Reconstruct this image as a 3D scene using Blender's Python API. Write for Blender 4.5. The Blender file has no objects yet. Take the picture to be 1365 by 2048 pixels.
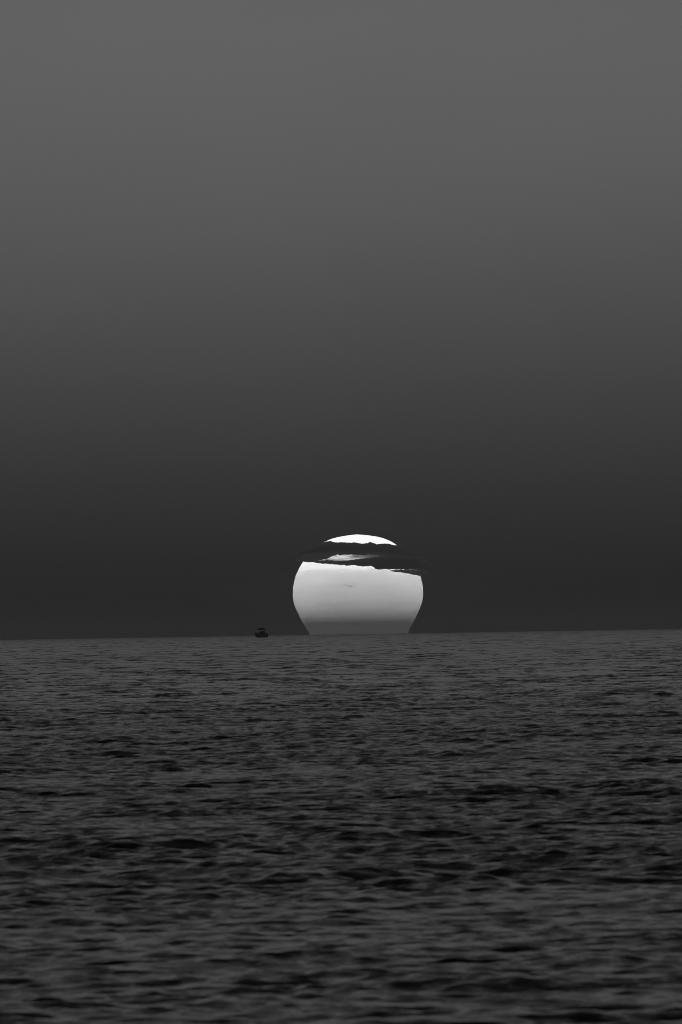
import bpy, bmesh, math, random
import numpy as np
from mathutils import Vector, Matrix, noise as mnoise

rng = np.random.default_rng(11)
random.seed(5)
sc = bpy.context.scene
C = sc.collection

# ------------------------------------------------------------------ camera
CAM_H = 1.6                       # eye height on the shore, metres
FOV_X = math.radians(2.80)        # long telephoto lens, portrait frame
W_PX, H_PX = 1365.0, 2048.0       # photograph's own pixels, used for surveying directions
F_PX = W_PX / 2 / math.tan(FOV_X / 2)
HORIZON_Y, ROLL = 1268.3, 0.0161  # horizon row at frame centre; camera rolled slightly
PITCH = math.atan((HORIZON_Y - H_PX / 2) / F_PX)

cam_d = bpy.data.cameras.new('camera')
cam = bpy.data.objects.new('camera', cam_d)
C.objects.link(cam)
cam.location = (0, 0, CAM_H)
cam.rotation_mode = 'XYZ'
cam_m = (Matrix.Rotation(PITCH, 4, 'X') @ Matrix.Rotation(math.pi / 2, 4, 'X')
         @ Matrix.Rotation(-ROLL, 4, 'Z'))
cam.rotation_euler = cam_m.to_euler('XYZ')
cam_d.sensor_fit = 'HORIZONTAL'
cam_d.sensor_width = 24.0
cam_d.angle = FOV_X
cam_d.clip_start = 1.0
cam_d.clip_end = 400000.0
cam_d.dof.use_dof = True
cam_d.dof.focus_distance = 4000.0
cam_d.dof.aperture_fstop = (cam_d.lens / 1000.0) / 0.018
sc.camera = cam


def at(px, py, dist):
    """World point seen at photograph pixel (px, py), at ground distance dist."""
    d = cam_m.to_3x3() @ Vector(((px - W_PX / 2) / F_PX, -(py - H_PX / 2) / F_PX, -1.0))
    return Vector((0, 0, CAM_H)) + d * (dist / d.y)


# ------------------------------------------------------------------ world
world = bpy.data.worlds.new('World')
sc.world = world
world.use_nodes = True
nt = world.node_tree
nt.nodes.clear()
N = nt.nodes.new
L = nt.links.new
SUN_ELEV, SUN_AZ = math.radians(0.9), 0.0
out = N('ShaderNodeOutputWorld')
bg = N('ShaderNodeBackground')
tc = N('ShaderNodeTexCoord')
sky = N('ShaderNodeTexSky')
sky.sky_type = 'NISHITA'
sky.sun_disc = False
sky.sun_elevation = SUN_ELEV
sky.sun_rotation = SUN_AZ
sky.altitude = 0
sky.air_density = 1.0
sky.dust_density = 4.0
sky.ozone_density = 1.0
sep = N('ShaderNodeSeparateXYZ')
L(tc.outputs['Generated'], sep.inputs[0])
# below the horizon the world stands for far sea mirroring the sky
ab = N('ShaderNodeMath'); ab.operation = 'ABSOLUTE'
L(sep.outputs[2], ab.inputs[0])
cmb = N('ShaderNodeCombineXYZ')
L(sep.outputs[0], cmb.inputs[0]); L(sep.outputs[1], cmb.inputs[1]); L(ab.outputs[0], cmb.inputs[2])
L(cmb.outputs[0], sky.inputs[0])
bw = N('ShaderNodeRGBToBW')
L(sky.outputs[0], bw.inputs[0])
# dusty lower air: the sky dims steadily towards the horizon, all the way round
mr = N('ShaderNodeMapRange')
mr.inputs['From Min'].default_value = 0.0
mr.inputs['From Max'].default_value = 0.10
L(ab.outputs[0], mr.inputs['Value'])
ramp = N('ShaderNodeValToRGB')
ramp.color_ramp.interpolation = 'B_SPLINE'
SKY = [(0.0, 1.0), (0.05, 1.0), (0.10, 0.78), (0.17, 0.575), (0.26, 0.467), (0.35, 0.40), (0.46, 0.308), (0.65, 0.25), (1.0, 0.205)]
els = ramp.color_ramp.elements
while len(els) < len(SKY):
    els.new(0.5)
for e, (p, v) in zip(els, SKY):
    e.position = p
    e.color = (v, v, v, 1)
L(mr.outputs[0], ramp.inputs[0])
mul = N('ShaderNodeMath'); mul.operation = 'MULTIPLY'
L(bw.outputs[0], mul.inputs[0]); L(ramp.outputs[0], mul.inputs[1])
# faint unevenness of the haze, long and horizontal
mp = N('ShaderNodeMapping'); mp.inputs['Scale'].default_value = (28, 28, 90)
L(tc.outputs['Generated'], mp.inputs[0])
ns = N('ShaderNodeTexNoise'); ns.inputs['Scale'].default_value = 1.0
ns.inputs['Detail'].default_value = 3.0
L(mp.outputs[0], ns.inputs['Vector'])
mr2 = N('ShaderNodeMapRange')
mr2.inputs['To Min'].default_value = 0.93; mr2.inputs['To Max'].default_value = 1.07
L(ns.outputs[0], mr2.inputs['Value'])
mul2 = N('ShaderNodeMath'); mul2.operation = 'MULTIPLY'
L(mul.outputs[0], mul2.inputs[0]); L(mr2.outputs[0], mul2.inputs[1])
low = N('ShaderNodeMapRange')                   # the sea gives back about half of it
low.inputs['From Min'].default_value = -0.0006; low.inputs['From Max'].default_value = -0.0001
low.inputs['To Min'].default_value = 0.5; low.inputs['To Max'].default_value = 1.0
L(sep.outputs[2], low.inputs['Value'])
mul3 = N('ShaderNodeMath'); mul3.operation = 'MULTIPLY'
L(mul2.outputs[0], mul3.inputs[0]); L(low.outputs[0], mul3.inputs[1])
L(mul3.outputs[0], bg.inputs['Color'])
bg.inputs['Strength'].default_value = 0.12
L(bg.outputs[0], out.inputs[0])

# ------------------------------------------------------------------ exposure
sc.view_settings.view_transform = 'Standard'
sc.view_settings.look = 'None'
sc.view_settings.exposure = 0.0
sc.view_settings.gamma = 1.0
sc.view_settings.use_curve_mapping = False
sc.render.engine = 'CYCLES'
sc.cycles.use_denoising = True
sc.cycles.denoiser = 'OPENIMAGEDENOISE'
sc.cycles.denoising_input_passes = 'RGB_ALBEDO_NORMAL'
sc.cycles.denoising_prefilter = 'ACCURATE'
sc.cycles.volume_bounces = 8
sc.cycles.max_bounces = 10
sc.cycles.filter_width = 0.9
sc.cycles.volume_max_steps = 256
sc.cycles.sample_clamp_indirect = 0.4


# ------------------------------------------------------------------ helpers
def material(name):
    m = bpy.data.materials.new(name)
    m.use_nodes = True
    m.node_tree.nodes.clear()
    o = m.node_tree.nodes.new('ShaderNodeOutputMaterial')
    return m, m.node_tree, o


def link_mesh(name, me, mat, parent=None):
    o = bpy.data.objects.new(name, me)
    C.objects.link(o)
    if mat:
        me.materials.append(mat)
    if parent:
        o.parent = parent
    return o


def np_mesh(name, verts, quads, smooth=True):
    me = bpy.data.meshes.new(name)
    me.vertices.add(len(verts))
    me.vertices.foreach_set('co', verts.astype(np.float32).ravel())
    nq = len(quads)
    me.loops.add(nq * 4)
    me.loops.foreach_set('vertex_index', quads.astype(np.int32).ravel())
    me.polygons.add(nq)
    me.polygons.foreach_set('loop_start', np.arange(0, nq * 4, 4, dtype=np.int32))
    me.polygons.foreach_set('use_smooth', np.full(nq, smooth, dtype=bool))
    me.update(calc_edges=True)
    return me


# ------------------------------------------------------------------ sea
SEA_END = 108000.0
APEX = 80.0                                     # fan apex lies behind the camera
REL = 0.00160
y0 = 49.0
rows_y, rows_step = [y0], [0.062]
while rows_y[-1] < 250.0:                       # every wave sampled
    d = rows_y[-1]
    st = 0.062 * max(1.0, d / 110.0) ** 0.8
    rows_y.append(d + st); rows_step.append(st)
while rows_y[-1] < 21000.0:                     # farther out only crests show above one another:
    d = rows_y[-1]                              # sample whole crests, with wider gaps between them
    start = d + max(0.12, 2.5e-5 * d * min(d, 1500.0) * min(1.0, max(0.12, (d - 230.0) / 400.0)) * rng.uniform(0.6, 1.4))
    for q in range(9):
        rows_y.append(start + q * 0.11); rows_step.append(0.11)
far_rows = np.geomspace(rows_y[-1] * 1.01, SEA_END, 60)
ys = np.array(rows_y + list(far_rows))
step = np.array(rows_step + [1e6] * len(far_rows))[:, None]
core = np.linspace(-0.033, 0.033, 256)
side = 0.033 * np.geomspace(1.03, 43.0, 12)
tans = np.concatenate([-side[::-1], core, side])
Y, T = np.meshgrid(ys, tans, indexing='ij')
X = (Y + APEX) * T
X = X.astype(np.float64)

# wind sea: many short-crested wave trains running towards the shore
NC = 210
lam = np.geomspace(0.13, 12.0, NC) * rng.uniform(0.97, 1.03, NC)
k = 2 * np.pi / lam
# steepness carried by each octave of wavelength (broad young wind sea)
oct_slope = np.interp(np.log2(lam), np.log2([0.13, 0.19, 0.32, 0.64, 1.2, 2.4, 5.0, 12.0]), [0.090, 0.108, 0.100, 0.066, 0.043, 0.031, 0.019, 0.006])
amp = oct_slope / k * math.sqrt(2 * math.log2(12.0 / 0.13) / NC)
th = rng.normal(0, 1, NC) * np.interp(lam, [0.3, 1.0, 4.0], [0.80, 0.75, 0.50]) + 0.05
NW = len(lam)
ph = rng.uniform(0, 2 * np.pi, NW)
Z = np.zeros_like(Y, dtype=np.float32)
DX = np.zeros_like(Z)
DY = np.zeros_like(Z)
Xf, Yf = X, Y
for i in range(NW):
    kx, ky = k[i] * math.sin(th[i]), k[i] * math.cos(th[i])
    rowmask = np.clip(lam[i] / step / 1.0 - 0.6, 0.0, 1.0)
    last = int(np.argmax(rowmask[:, 0] <= 0)) if np.any(rowmask <= 0) else len(ys)
    if last == 0:
        continue
    p = (Xf[:last] * kx + Yf[:last] * ky + ph[i])
    p = np.remainder(p, 2 * np.pi).astype(np.float32)
    a = (amp[i] * rowmask[:last]).astype(np.float32)
    c, s = np.cos(p), np.sin(p)
    Z[:last] += a * c
    DX[:last] -= a * s * (0.8 * math.sin(th[i]))
    DY[:last] -= a * s * (0.8 * math.cos(th[i]))
# gusts: patches where the chop is stronger or weaker
gust = (1.0 + 0.22 * np.sin(Xf * 0.21 + Yf * 0.047 + 0.6) * np.sin(Yf * 0.11 - Xf * 0.13)
        + 0.15 * np.sin(Xf * 0.83 - Yf * 0.29 + 2.0)).astype(np.float32)
Z *= gust
co = np.stack([X + DX * gust, Y + DY * gust, Z], axis=-1).reshape(-1, 3)
nr, nc = Y.shape
idx = np.arange(nr * nc).reshape(nr, nc)
quads = np.stack([idx[:-1, :-1], idx[:-1, 1:], idx[1:, 1:], idx[1:, :-1]], axis=-1).reshape(-1, 4)
sea_me = np_mesh('sea', co, quads)

m, t, o = material('sea_water')
bs = t.nodes.new('ShaderNodeBsdfPrincipled')
bs.inputs['Base Color'].default_value = (0.02, 0.02, 0.02, 1)
bs.inputs['IOR'].default_value = 1.333
geo = t.nodes.new('ShaderNodeNewGeometry')
bs.inputs['Roughness'].default_value = 0.12
# ripples: every ripple facet leans a little its own way
lean = None
for scl, det, amt in ((2.5, 3.0, 0.60), (9.0, 3.0, 0.85)):
    mpn = t.nodes.new('ShaderNodeMapping')
    mpn.inputs['Scale'].default_value = (0.8, 1.25, 1)
    mpn.inputs['Rotation'].default_value = (0, 0, 0.2 * scl)
    t.links.new(geo.outputs['Position'], mpn.inputs[0])
    nz = t.nodes.new('ShaderNodeTexNoise')
    nz.inputs['Scale'].default_value = scl
    nz.inputs['Detail'].default_value = det
    nz.inputs['Roughness'].default_value = 0.6
    t.links.new(mpn.outputs[0], nz.inputs['Vector'])
    sb = t.nodes.new('ShaderNodeVectorMath'); sb.operation = 'SUBTRACT'
    t.links.new(nz.outputs['Color'], sb.inputs[0]); sb.inputs[1].default_value = (0.5, 0.5, 0.5)
    ml = t.nodes.new('ShaderNodeVectorMath'); ml.operation = 'MULTIPLY'
    t.links.new(sb.outputs[0], ml.inputs[0]); ml.inputs[1].default_value = (amt, amt, 0)
    ad = t.nodes.new('ShaderNodeVectorMath'); ad.operation = 'ADD'
    t.links.new(ml.outputs[0], ad.inputs[0])
    t.links.new(lean.outputs[0] if lean else geo.outputs['Normal'], ad.inputs[1])
    lean = ad
last_n = t.nodes.new('ShaderNodeVectorMath'); last_n.operation = 'NORMALIZE'
t.links.new(lean.outputs[0], last_n.inputs[0])
t.links.new(last_n.outputs[0], bs.inputs['Normal'])
t.links.new(bs.outputs[0], o.inputs['Surface'])
sea = link_mesh('sea', sea_me, m)
sea['kind'] = 'structure'
sea['label'] = 'dark choppy open sea reaching to the horizon'

# ------------------------------------------------------------------ haze
HAZE_L, HAZE_TAU, HAZE_TOP = 110000.0, 3.65, 84.0
bm = bmesh.new()
bmesh.ops.create_cube(bm, size=1.0)
hw = (SEA_END + APEX) * 0.033 * 43 + 500
for v in bm.verts:
    v.co.x *= 2 * hw
    v.co.y = -200 if v.co.y < 0 else HAZE_L
    v.co.z = -1.5 if v.co.z < 0 else HAZE_TOP
hm = bpy.data.meshes.new('haze'); bm.to_mesh(hm); bm.free()
m, t, o = material('haze_air')
pv = t.nodes.new('ShaderNodeVolumePrincipled')
pv.inputs['Color'].default_value = (0.98, 0.98, 0.98, 1)
pv.inputs['Anisotropy'].default_value = 0.72
pv.inputs['Absorption Color'].default_value = (0, 0, 0, 1)
pv.inputs['Density'].default_value = HAZE_TAU / HAZE_L
t.links.new(pv.outputs[0], o.inputs['Volume'])
haze = link_mesh('haze', hm, m)
haze['kind'] = 'stuff'
haze['label'] = 'dusty sea haze dimming the low sun'

# ------------------------------------------------------------------ sun
SUN_D = 150000.0
# half-width of the refracted disc by photograph row
PROF = [(1069.0, 0), (1069.6, 10), (1071.3, 24), (1074, 40), (1077, 52), (1083.4, 67), (1089.5, 76.5), (1096, 84),
        (1108, 96.5), (1121, 108), (1134, 116.5), (1147, 122.7), (1159, 126.8), (1172, 129.5), (1187, 130.7),
        (1199, 129.6), (1207.6, 127.5), (1216.4, 124.2), (1225, 120.3), (1234, 116.2), (1242.7, 112.3), (1249.8, 108.5), (1256.8, 103.8), (1263, 100.8), (1267, 99.5),
        (1275, 94), (1290, 84), (1305, 66), (1315, 48), (1322, 24), (1324, 0)]
pr_y = np.array([p[0] for p in PROF]); pr_w = np.array([p[1] for p in PROF])
c0 = at(716.5, 1188, SUN_D)
sun_scale = SUN_D / F_PX
SEG = 96
verts, faces = [], []
rows = np.concatenate([[1069.0, 1069.15, 1069.6, 1070.3, 1071.3, 1072.5], np.linspace(1074, 1322, 110), [1323.2, 1324]])
for y in rows:
    w = max(0.0, float(np.interp(y, pr_y, pr_w)) + (0.7 * mnoise.noise((y * 0.13, 2.0, 0)) + 0.45 * mnoise.noise((y * 0.45, 7.0, 0)) if 1090 < y < 1300 else 0)) * sun_scale
    z = (1188 - y) * sun_scale
    for s in range(SEG):
        a = 2 * math.pi * s / SEG
        verts.append((w * math.cos(a), w * math.sin(a), z))
for r in range(len(rows) - 1):
    for s in range(SEG):
        faces.append((r * SEG + s, (r + 1) * SEG + s, (r + 1) * SEG + (s + 1) % SEG, r * SEG + (s + 1) % SEG))
sm = np_mesh('sun', np.array(verts), np.array(faces))
m, t, o = material('sun_disc')
em = t.nodes.new('ShaderNodeEmission')
em.inputs['Color'].default_value = (1, 1, 1, 1)
em.inputs['Strength'].default_value = 1.45
t.links.new(em.outputs[0], o.inputs['Surface'])
sun = link_mesh('sun', sm, m)
sun.location = c0
sun['label'] = 'large pale flattened sun half sunk behind the sea horizon'
sun['category'] = 'sun'


# ------------------------------------------------------------------ clouds
def cloud_material(name, sigma, lo, hi, seed):
    m, t, o = material(name)
    tcn = t.nodes.new('ShaderNodeTexCoord')
    mpn = t.nodes.new('ShaderNodeMapping')
    mpn.inputs['Scale'].default_value = (1 / 210.0, 1 / 1300.0, 1 / 50.0)
    mpn.inputs['Location'].default_value = (seed, seed * 0.7, seed * 0.3)
    t.links.new(tcn.outputs['Object'], mpn.inputs[0])
    nz = t.nodes.new('ShaderNodeTexNoise')
    nz.inputs['Scale'].default_value = 1.0
    nz.inputs['Detail'].default_value = 7.0
    nz.inputs['Roughness'].default_value = 0.68
    t.links.new(mpn.outputs[0], nz.inputs['Vector'])
    r = t.nodes.new('ShaderNodeMapRange')
    r.inputs['From Min'].default_value = lo; r.inputs['From Max'].default_value = hi
    r.inputs['To Min'].default_value = 0.0; r.inputs['To Max'].default_value = sigma
    t.links.new(nz.outputs[0], r.inputs['Value'])
    pv = t.nodes.new('ShaderNodeVolumePrincipled')
    pv.inputs['Color'].default_value = (0.995, 0.995, 0.995, 1)
    pv.inputs['Anisotropy'].default_value = 0.78
    pv.inputs['Absorption Color'].default_value = (0, 0, 0, 1)
    t.links.new(r.outputs[0], pv.inputs['Density'])
    t.links.new(pv.outputs[0], o.inputs['Volume'])
    return m


def cloud(label, dist, stations, depth, mat, rough=1.0, taper=16.0):
    """Long flat cloud: stations = (x, top_y, bottom_y) in photograph pixels at the given range.
    Each station is an oval slice across the cloud, so it thins towards its near and far sides."""
    n = 140
    xs = np.linspace(stations[0][0], stations[-1][0], n)
    sx = [s[0] for s in stations]
    tops = np.interp(xs, sx, [s[1] for s in stations])
    bots = np.interp(xs, sx, [s[2] for s in stations])
    centre = at(float(xs.mean()), float((tops.mean() + bots.mean()) / 2), dist)
    K = 20
    vs, fs = [], []
    for i, x in enumerate(xs):
        j = i * 0.35
        ty = tops[i] + rough * (1.3 * mnoise.noise((j * 0.35, dist * .01, 1)) + 0.9 * mnoise.noise((j * 1.2, 3, dist * .01)))
        by = bots[i] + rough * (1.3 * mnoise.noise((j * 0.35, dist * .02, 7)) + 0.9 * mnoise.noise((j * 1.2, 9, dist * .01)))
        if by < ty + 0.15:
            ty = by = (ty + by) / 2
            by += 0.15
        pt, pb = at(x, ty, dist) - centre, at(x, by, dist) - centre
        edge = min(1.0, min(i, n - 1 - i) / taper + 0.02)
        d = depth * edge
        for q in range(K):
            a = 2 * math.pi * q / K
            u = 0.5 + 0.5 * math.sin(a)
            p = pb.lerp(pt, u)
            ca = math.cos(a)
            p.y += d * 0.5 * math.copysign(abs(ca) ** 0.6, ca)
            vs.append(p)
    for i in range(n - 1):
        for q in range(K):
            fs.append((i * K + q, i * K + (q + 1) % K, (i + 1) * K + (q + 1) % K, (i + 1) * K + q))
    fs.append(tuple(reversed(range(K)))); fs.append(tuple((n - 1) * K + q for q in range(K)))
    me = bpy.data.meshes.new('cloud')
    me.from_pydata([tuple(v) for v in vs], [], fs)
    bmc = bmesh.new(); bmc.from_mesh(me)
    bmesh.ops.recalc_face_normals(bmc, faces=bmc.faces)
    bmc.to_mesh(me); bmc.free()
    ob = link_mesh('cloud', me, mat)
    ob.location = centre
    ob['label'] = label
    ob['category'] = 'cloud'
    ob['group'] = 'clouds across the setting sun'
    return ob


CD = 122000.0
dense = cloud_material('cloud_dense', 0.0070, 0.28, 0.55, 3.1)
cloud('dark cloud bar just under the sun\'s bright top cap', CD + 900,
      [(590, 1108, 1118), (605, 1096, 1121), (640, 1085.5, 1121), (655, 1083.6, 1117), (664, 1084.4, 1111.5), (675, 1085, 1109.5), (690, 1085.4, 1109), (720, 1086.4, 1109.5), (750, 1087.4, 1110.5),
       (785, 1088.8, 1113), (800, 1092, 1117), (822, 1104, 1124), (840, 1113, 1124), (860, 1118, 1122)], 3600, dense, 2.3)
cloud('dark wedge cloud with a stepped lower edge above the sun\'s broad body', CD - 3200,
      [(585, 1119.5, 1121.5), (612, 1120, 1123.2), (650, 1121.5, 1126.3), (690, 1122.5, 1129.8), (715, 1119, 1131.3), (745, 1115.5, 1132.8),
       (748, 1115, 1133), (751, 1114.7, 1137.5), (770, 1112.5, 1138.2), (800, 1110, 1138.7), (832, 1113, 1139), (848, 1122, 1137), (866, 1128, 1132)], 3400, dense, 2.0)
cloud('thin ragged veil of cloud dimming the bright gap between the dark bars', CD - 8000,
      [(592, 1112, 1121), (630, 1105, 1122.5), (670, 1104, 1122.5), (700, 1104, 1122), (740, 1104, 1118), (775, 1105, 1115), (790, 1108, 1112)], 2000,
      cloud_material('cloud_veil', 0.0024, 0.44, 0.66, 8.4))
cloud('small wispy cloud shred at the sun\'s upper right shoulder', CD - 9500,
      [(780, 1141, 1142), (812, 1139, 1146), (830, 1138, 1150), (842, 1139, 1152), (860, 1143, 1149)], 1900,
      cloud_material('cloud_shred', 0.006, 0.34, 0.6, 15.2))
cloud('tiny faint cloud flecks on the sun just above its centre', CD - 7000,
      [(685, 1168.5, 1169.5), (690, 1168.2, 1171), (696, 1170, 1172.5), (701, 1171, 1175.5), (707, 1173, 1175)], 800,
      cloud_material('cloud_fleck', 0.0019, 0.42, 0.60, 21.7), 0.7)
cloud('added faint cloud veil shaped to dim the middle of the sun', CD - 5000,
      [(380, 1184, 1186), (470, 1165, 1208), (560, 1146, 1238), (640, 1136, 1251), (760, 1137, 1251), (880, 1146, 1236), (980, 1165, 1210), (1070, 1186, 1188)], 2600,
      cloud_material('cloud_sun_dimmer', 0.00030, 0.0, 0.85, 30.3), 2.0, 62.0)  # faint veil added across the disc, spread and thickened to dim the sun

# ------------------------------------------------------------------ boat
BOAT_D = 10000.0
BP = BOAT_D / F_PX                     # metres per photograph pixel at the boat
bw_ = at(523, 1270, BOAT_D)
boat = bpy.data.objects.new('motor_boat', None)
C.objects.link(boat)
boat.location = (bw_.x, BOAT_D, 0.0)
boat.rotation_euler = (0, 0, math.radians(12))
boat.scale = (1.11, 1.11, 1.11)
boat['label'] = 'small dark canopied motor boat on the horizon left of the sun'
boat['category'] = 'boat'


def paint(name, col, rough=0.5, metal=0.0):
    m, t, o = material(name)
    b = t.nodes.new('ShaderNodeBsdfPrincipled')
    nz = t.nodes.new('ShaderNodeTexNoise'); nz.inputs['Scale'].default_value = 3.0
    mx = t.nodes.new('ShaderNodeMapRange')
    mx.inputs['To Min'].default_value = col * 0.75; mx.inputs['To Max'].default_value = col * 1.25
    t.links.new(nz.outputs[0], mx.inputs['Value'])
    t.links.new(mx.outputs[0], b.inputs['Base Color'])
    b.inputs['Roughness'].default_value = rough
    b.inputs['Metallic'].default_value = metal
    t.links.new(b.outputs[0], o.inputs['Surface'])
    return m


hull_m, wood_m = paint('hull_paint', 0.012, 0.6), paint('dark_wood', 0.02, 0.7)
canvas_m, metal_m = paint('canvas', 0.015, 0.9), paint('dark_metal', 0.03, 0.5, 0.6)
glass_m = paint('cabin_glass', 0.01, 0.15)


def bm_obj(name, bm, mat, parent):
    me = bpy.data.meshes.new(name)
    bmesh.ops.recalc_face_normals(bm, faces=bm.faces)
    bm.to_mesh(me); bm.free()
    return link_mesh(name, me, mat, parent)


def box(bm, x0, x1, y0, y1, z0, z1, bev=0.04, shear=0.0):
    r = bmesh.ops.create_cube(bm, size=1.0)
    for v in r['verts']:
        fx, fy, fz = v.co.x + .5, v.co.y + .5, v.co.z + .5
        v.co = (x0 + (x1 - x0) * fx + shear * fz, y0 + (y1 - y0) * fy, z0 + (z1 - z0) * fz)
    if bev:
        es = list({e for v in r['verts'] for e in v.link_edges})
        bmesh.ops.bevel(bm, geom=es, offset=bev, segments=2, affect='EDGES')


def tube(bm, a, b, r, n=8):
    a, b = Vector(a), Vector(b)
    q = (b - a).to_track_quat('Z', 'Y').to_matrix().to_4x4()
    M = Matrix.Translation((a + b) / 2) @ q
    bmesh.ops.create_cone(bm, cap_ends=True, segments=n, radius1=r, radius2=r, depth=(b - a).length, matrix=M)


# hull: bow to the left, sheer rising to the bow
bm = bmesh.new()
nS, nH = 26, 9
grid = []
for i in range(nS):
    f = i / (nS - 1)
    x = -4.35 + 8.6 * f
    half = 1.35 * min(1.0, (max(f, 0.0) * 2.3) ** 0.55) * (1 - 0.12 * max(0, f - .7) / .3)
    half = max(half, 0.03)
    sheer = 2.55 + 0.8 * max(0.0, 0.42 - f) ** 1.6 * 3.2 + 0.12 * f
    keel = -0.45 + 0.5 * max(0, .2 - f) / .2
    row = []
    for j in range(nH):
        u = -1 + 2 * j / (nH - 1)
        z = keel + (sheer - keel) * abs(u) ** 1.8
        rake = -0.35 * (z / sheer) * max(0, 0.25 - f) / .25
        row.append(bm.verts.new((x + rake + (1.3 * max(0, .2 - f) / .2 * (1 - abs(u))), half * math.copysign(abs(u) ** 0.7, u), z)))
    grid.append(row)
for i in range(nS - 1):
    for j in range(nH - 1):
        bm.faces.new((grid[i][j], grid[i + 1][j], grid[i + 1][j + 1], grid[i][j + 1]))
bm.faces.new(grid[-1][::-1])
bm.faces.new(grid[0])
hull = bm_obj('hull', bm, hull_m, boat)
sol = hull.modifiers.new('thick', 'SOLIDIFY'); sol.thickness = 0.06
bm = bmesh.new(); vv = []
for i in range(2, nS):
    f = i / (nS - 1)
    half = 1.35 * min(1.0, (f * 2.3) ** 0.55) * (1 - 0.12 * max(0, f - .7) / .3) - 0.09
    vv.append((-4.35 + 8.6 * f - 0.05, half))
top = [bm.verts.new((x, h, 2.25)) for x, h in vv] + [bm.verts.new((x, -h, 2.25)) for x, h in reversed(vv)]
f_ = bm.faces.new(top)
r = bmesh.ops.extrude_face_region(bm, geom=[f_])
for v in r['geom']:
    if isinstance(v, bmesh.types.BMVert):
        v.co.z -= 0.06
bm_obj('deck', bm, wood_m, boat)
bm = bmesh.new()
box(bm, -1.1, 2.3, -0.95, 0.95, 2.25, 3.95, 0.12, 0.15)
cab = bm_obj('cabin', bm, hull_m, boat)
for x0, x1 in ((-0.6, 0.2), (0.45, 1.2), (1.4, 2.05)):
    for s in (-1, 1):
        bm = bmesh.new()
        box(bm, x0, x1, s * 0.952 - 0.02, s * 0.952 + 0.02, 3.0, 3.6, 0.0)
        bm_obj('window', bm, glass_m, cab)
bm = bmesh.new()
box(bm, 0.3, 1.7, -0.5, 0.5, 3.95, 4.3, 0.08, 0.1)
bm_obj('helm_console', bm, hull_m, boat)
# canopy: shallow arched roof on slim posts
bm = bmesh.new(); nx, ny = 12, 9
low, up = [], []
for i in range(nx):
    u = i / (nx - 1)
    r1, r2 = [], []
    for j in range(ny):
        v = -1 + 2 * j / (ny - 1)
        xx = -2.75 + 5.9 * u
        z = 4.85 + 0.8 * (1 - abs(2 * u - 0.85) ** 2 / 1.4) * (1 - 0.35 * v * v)
        r1.append(bm.verts.new((xx, 1.15 * v, z - 0.10 - 0.32 * (1 - abs(2 * u - 1)) ** .25)))
        r2.append(bm.verts.new((xx, 1.15 * v, z + 0.72 * (1 - abs(2 * u - 1)) ** .25)))
    low.append(r1); up.append(r2)
for i in range(nx - 1):
    for j in range(ny - 1):
        bm.faces.new((low[i][j], low[i][j + 1], low[i + 1][j + 1], low[i + 1][j]))
        bm.faces.new((up[i][j], up[i + 1][j], up[i + 1][j + 1], up[i][j + 1]))
bmesh.ops.holes_fill(bm, edges=[e for e in bm.edges if e.is_boundary], sides=0)
for i in range(nx - 1):
    for j in (0, ny - 1):
        try:
            bm.faces.new((low[i][j], low[i + 1][j], up[i + 1][j], up[i][j]))
        except ValueError:
            pass
for j in range(ny - 1):
    for i in (0, nx - 1):
        try:
            bm.faces.new((low[i][j], low[i][j + 1], up[i][j + 1], up[i][j]))
        except ValueError:
            pass
bm_obj('canopy', bm, canvas_m, boat)
for x in (-0.9, 2.1):
    for s in (-0.9, 0.9):
        bm = bmesh.new()
        tube(bm, (x, s, 2.25), (x, s, 4.9), 0.04)
        bm_obj('post', bm, metal_m, boat)
for s in (-1, 1):
    bm = bmesh.new()
    tube(bm, (-3.6, s * 0.62, 3.55), (-1.6, s * 1.18, 3.2), 0.03)
    for q in (0.0, 0.5, 1.0):
        p = Vector((-3.6, s * 0.62, 3.55)).lerp(Vector((-1.6, s * 1.18, 3.2)), q)
        tube(bm, p, (p.x, p.y, 2.45), 0.025)
    bm_obj('bow_rail', bm, metal_m, boat)
bm = bmesh.new()
box(bm, 3.9, 4.55, -0.28, 0.28, 1.2, 2.3, 0.12)
tube(bm, (4.35, 0, 1.2), (4.35, 0, -0.3), 0.1)
bm_obj('outboard_motor', bm, metal_m, boat)
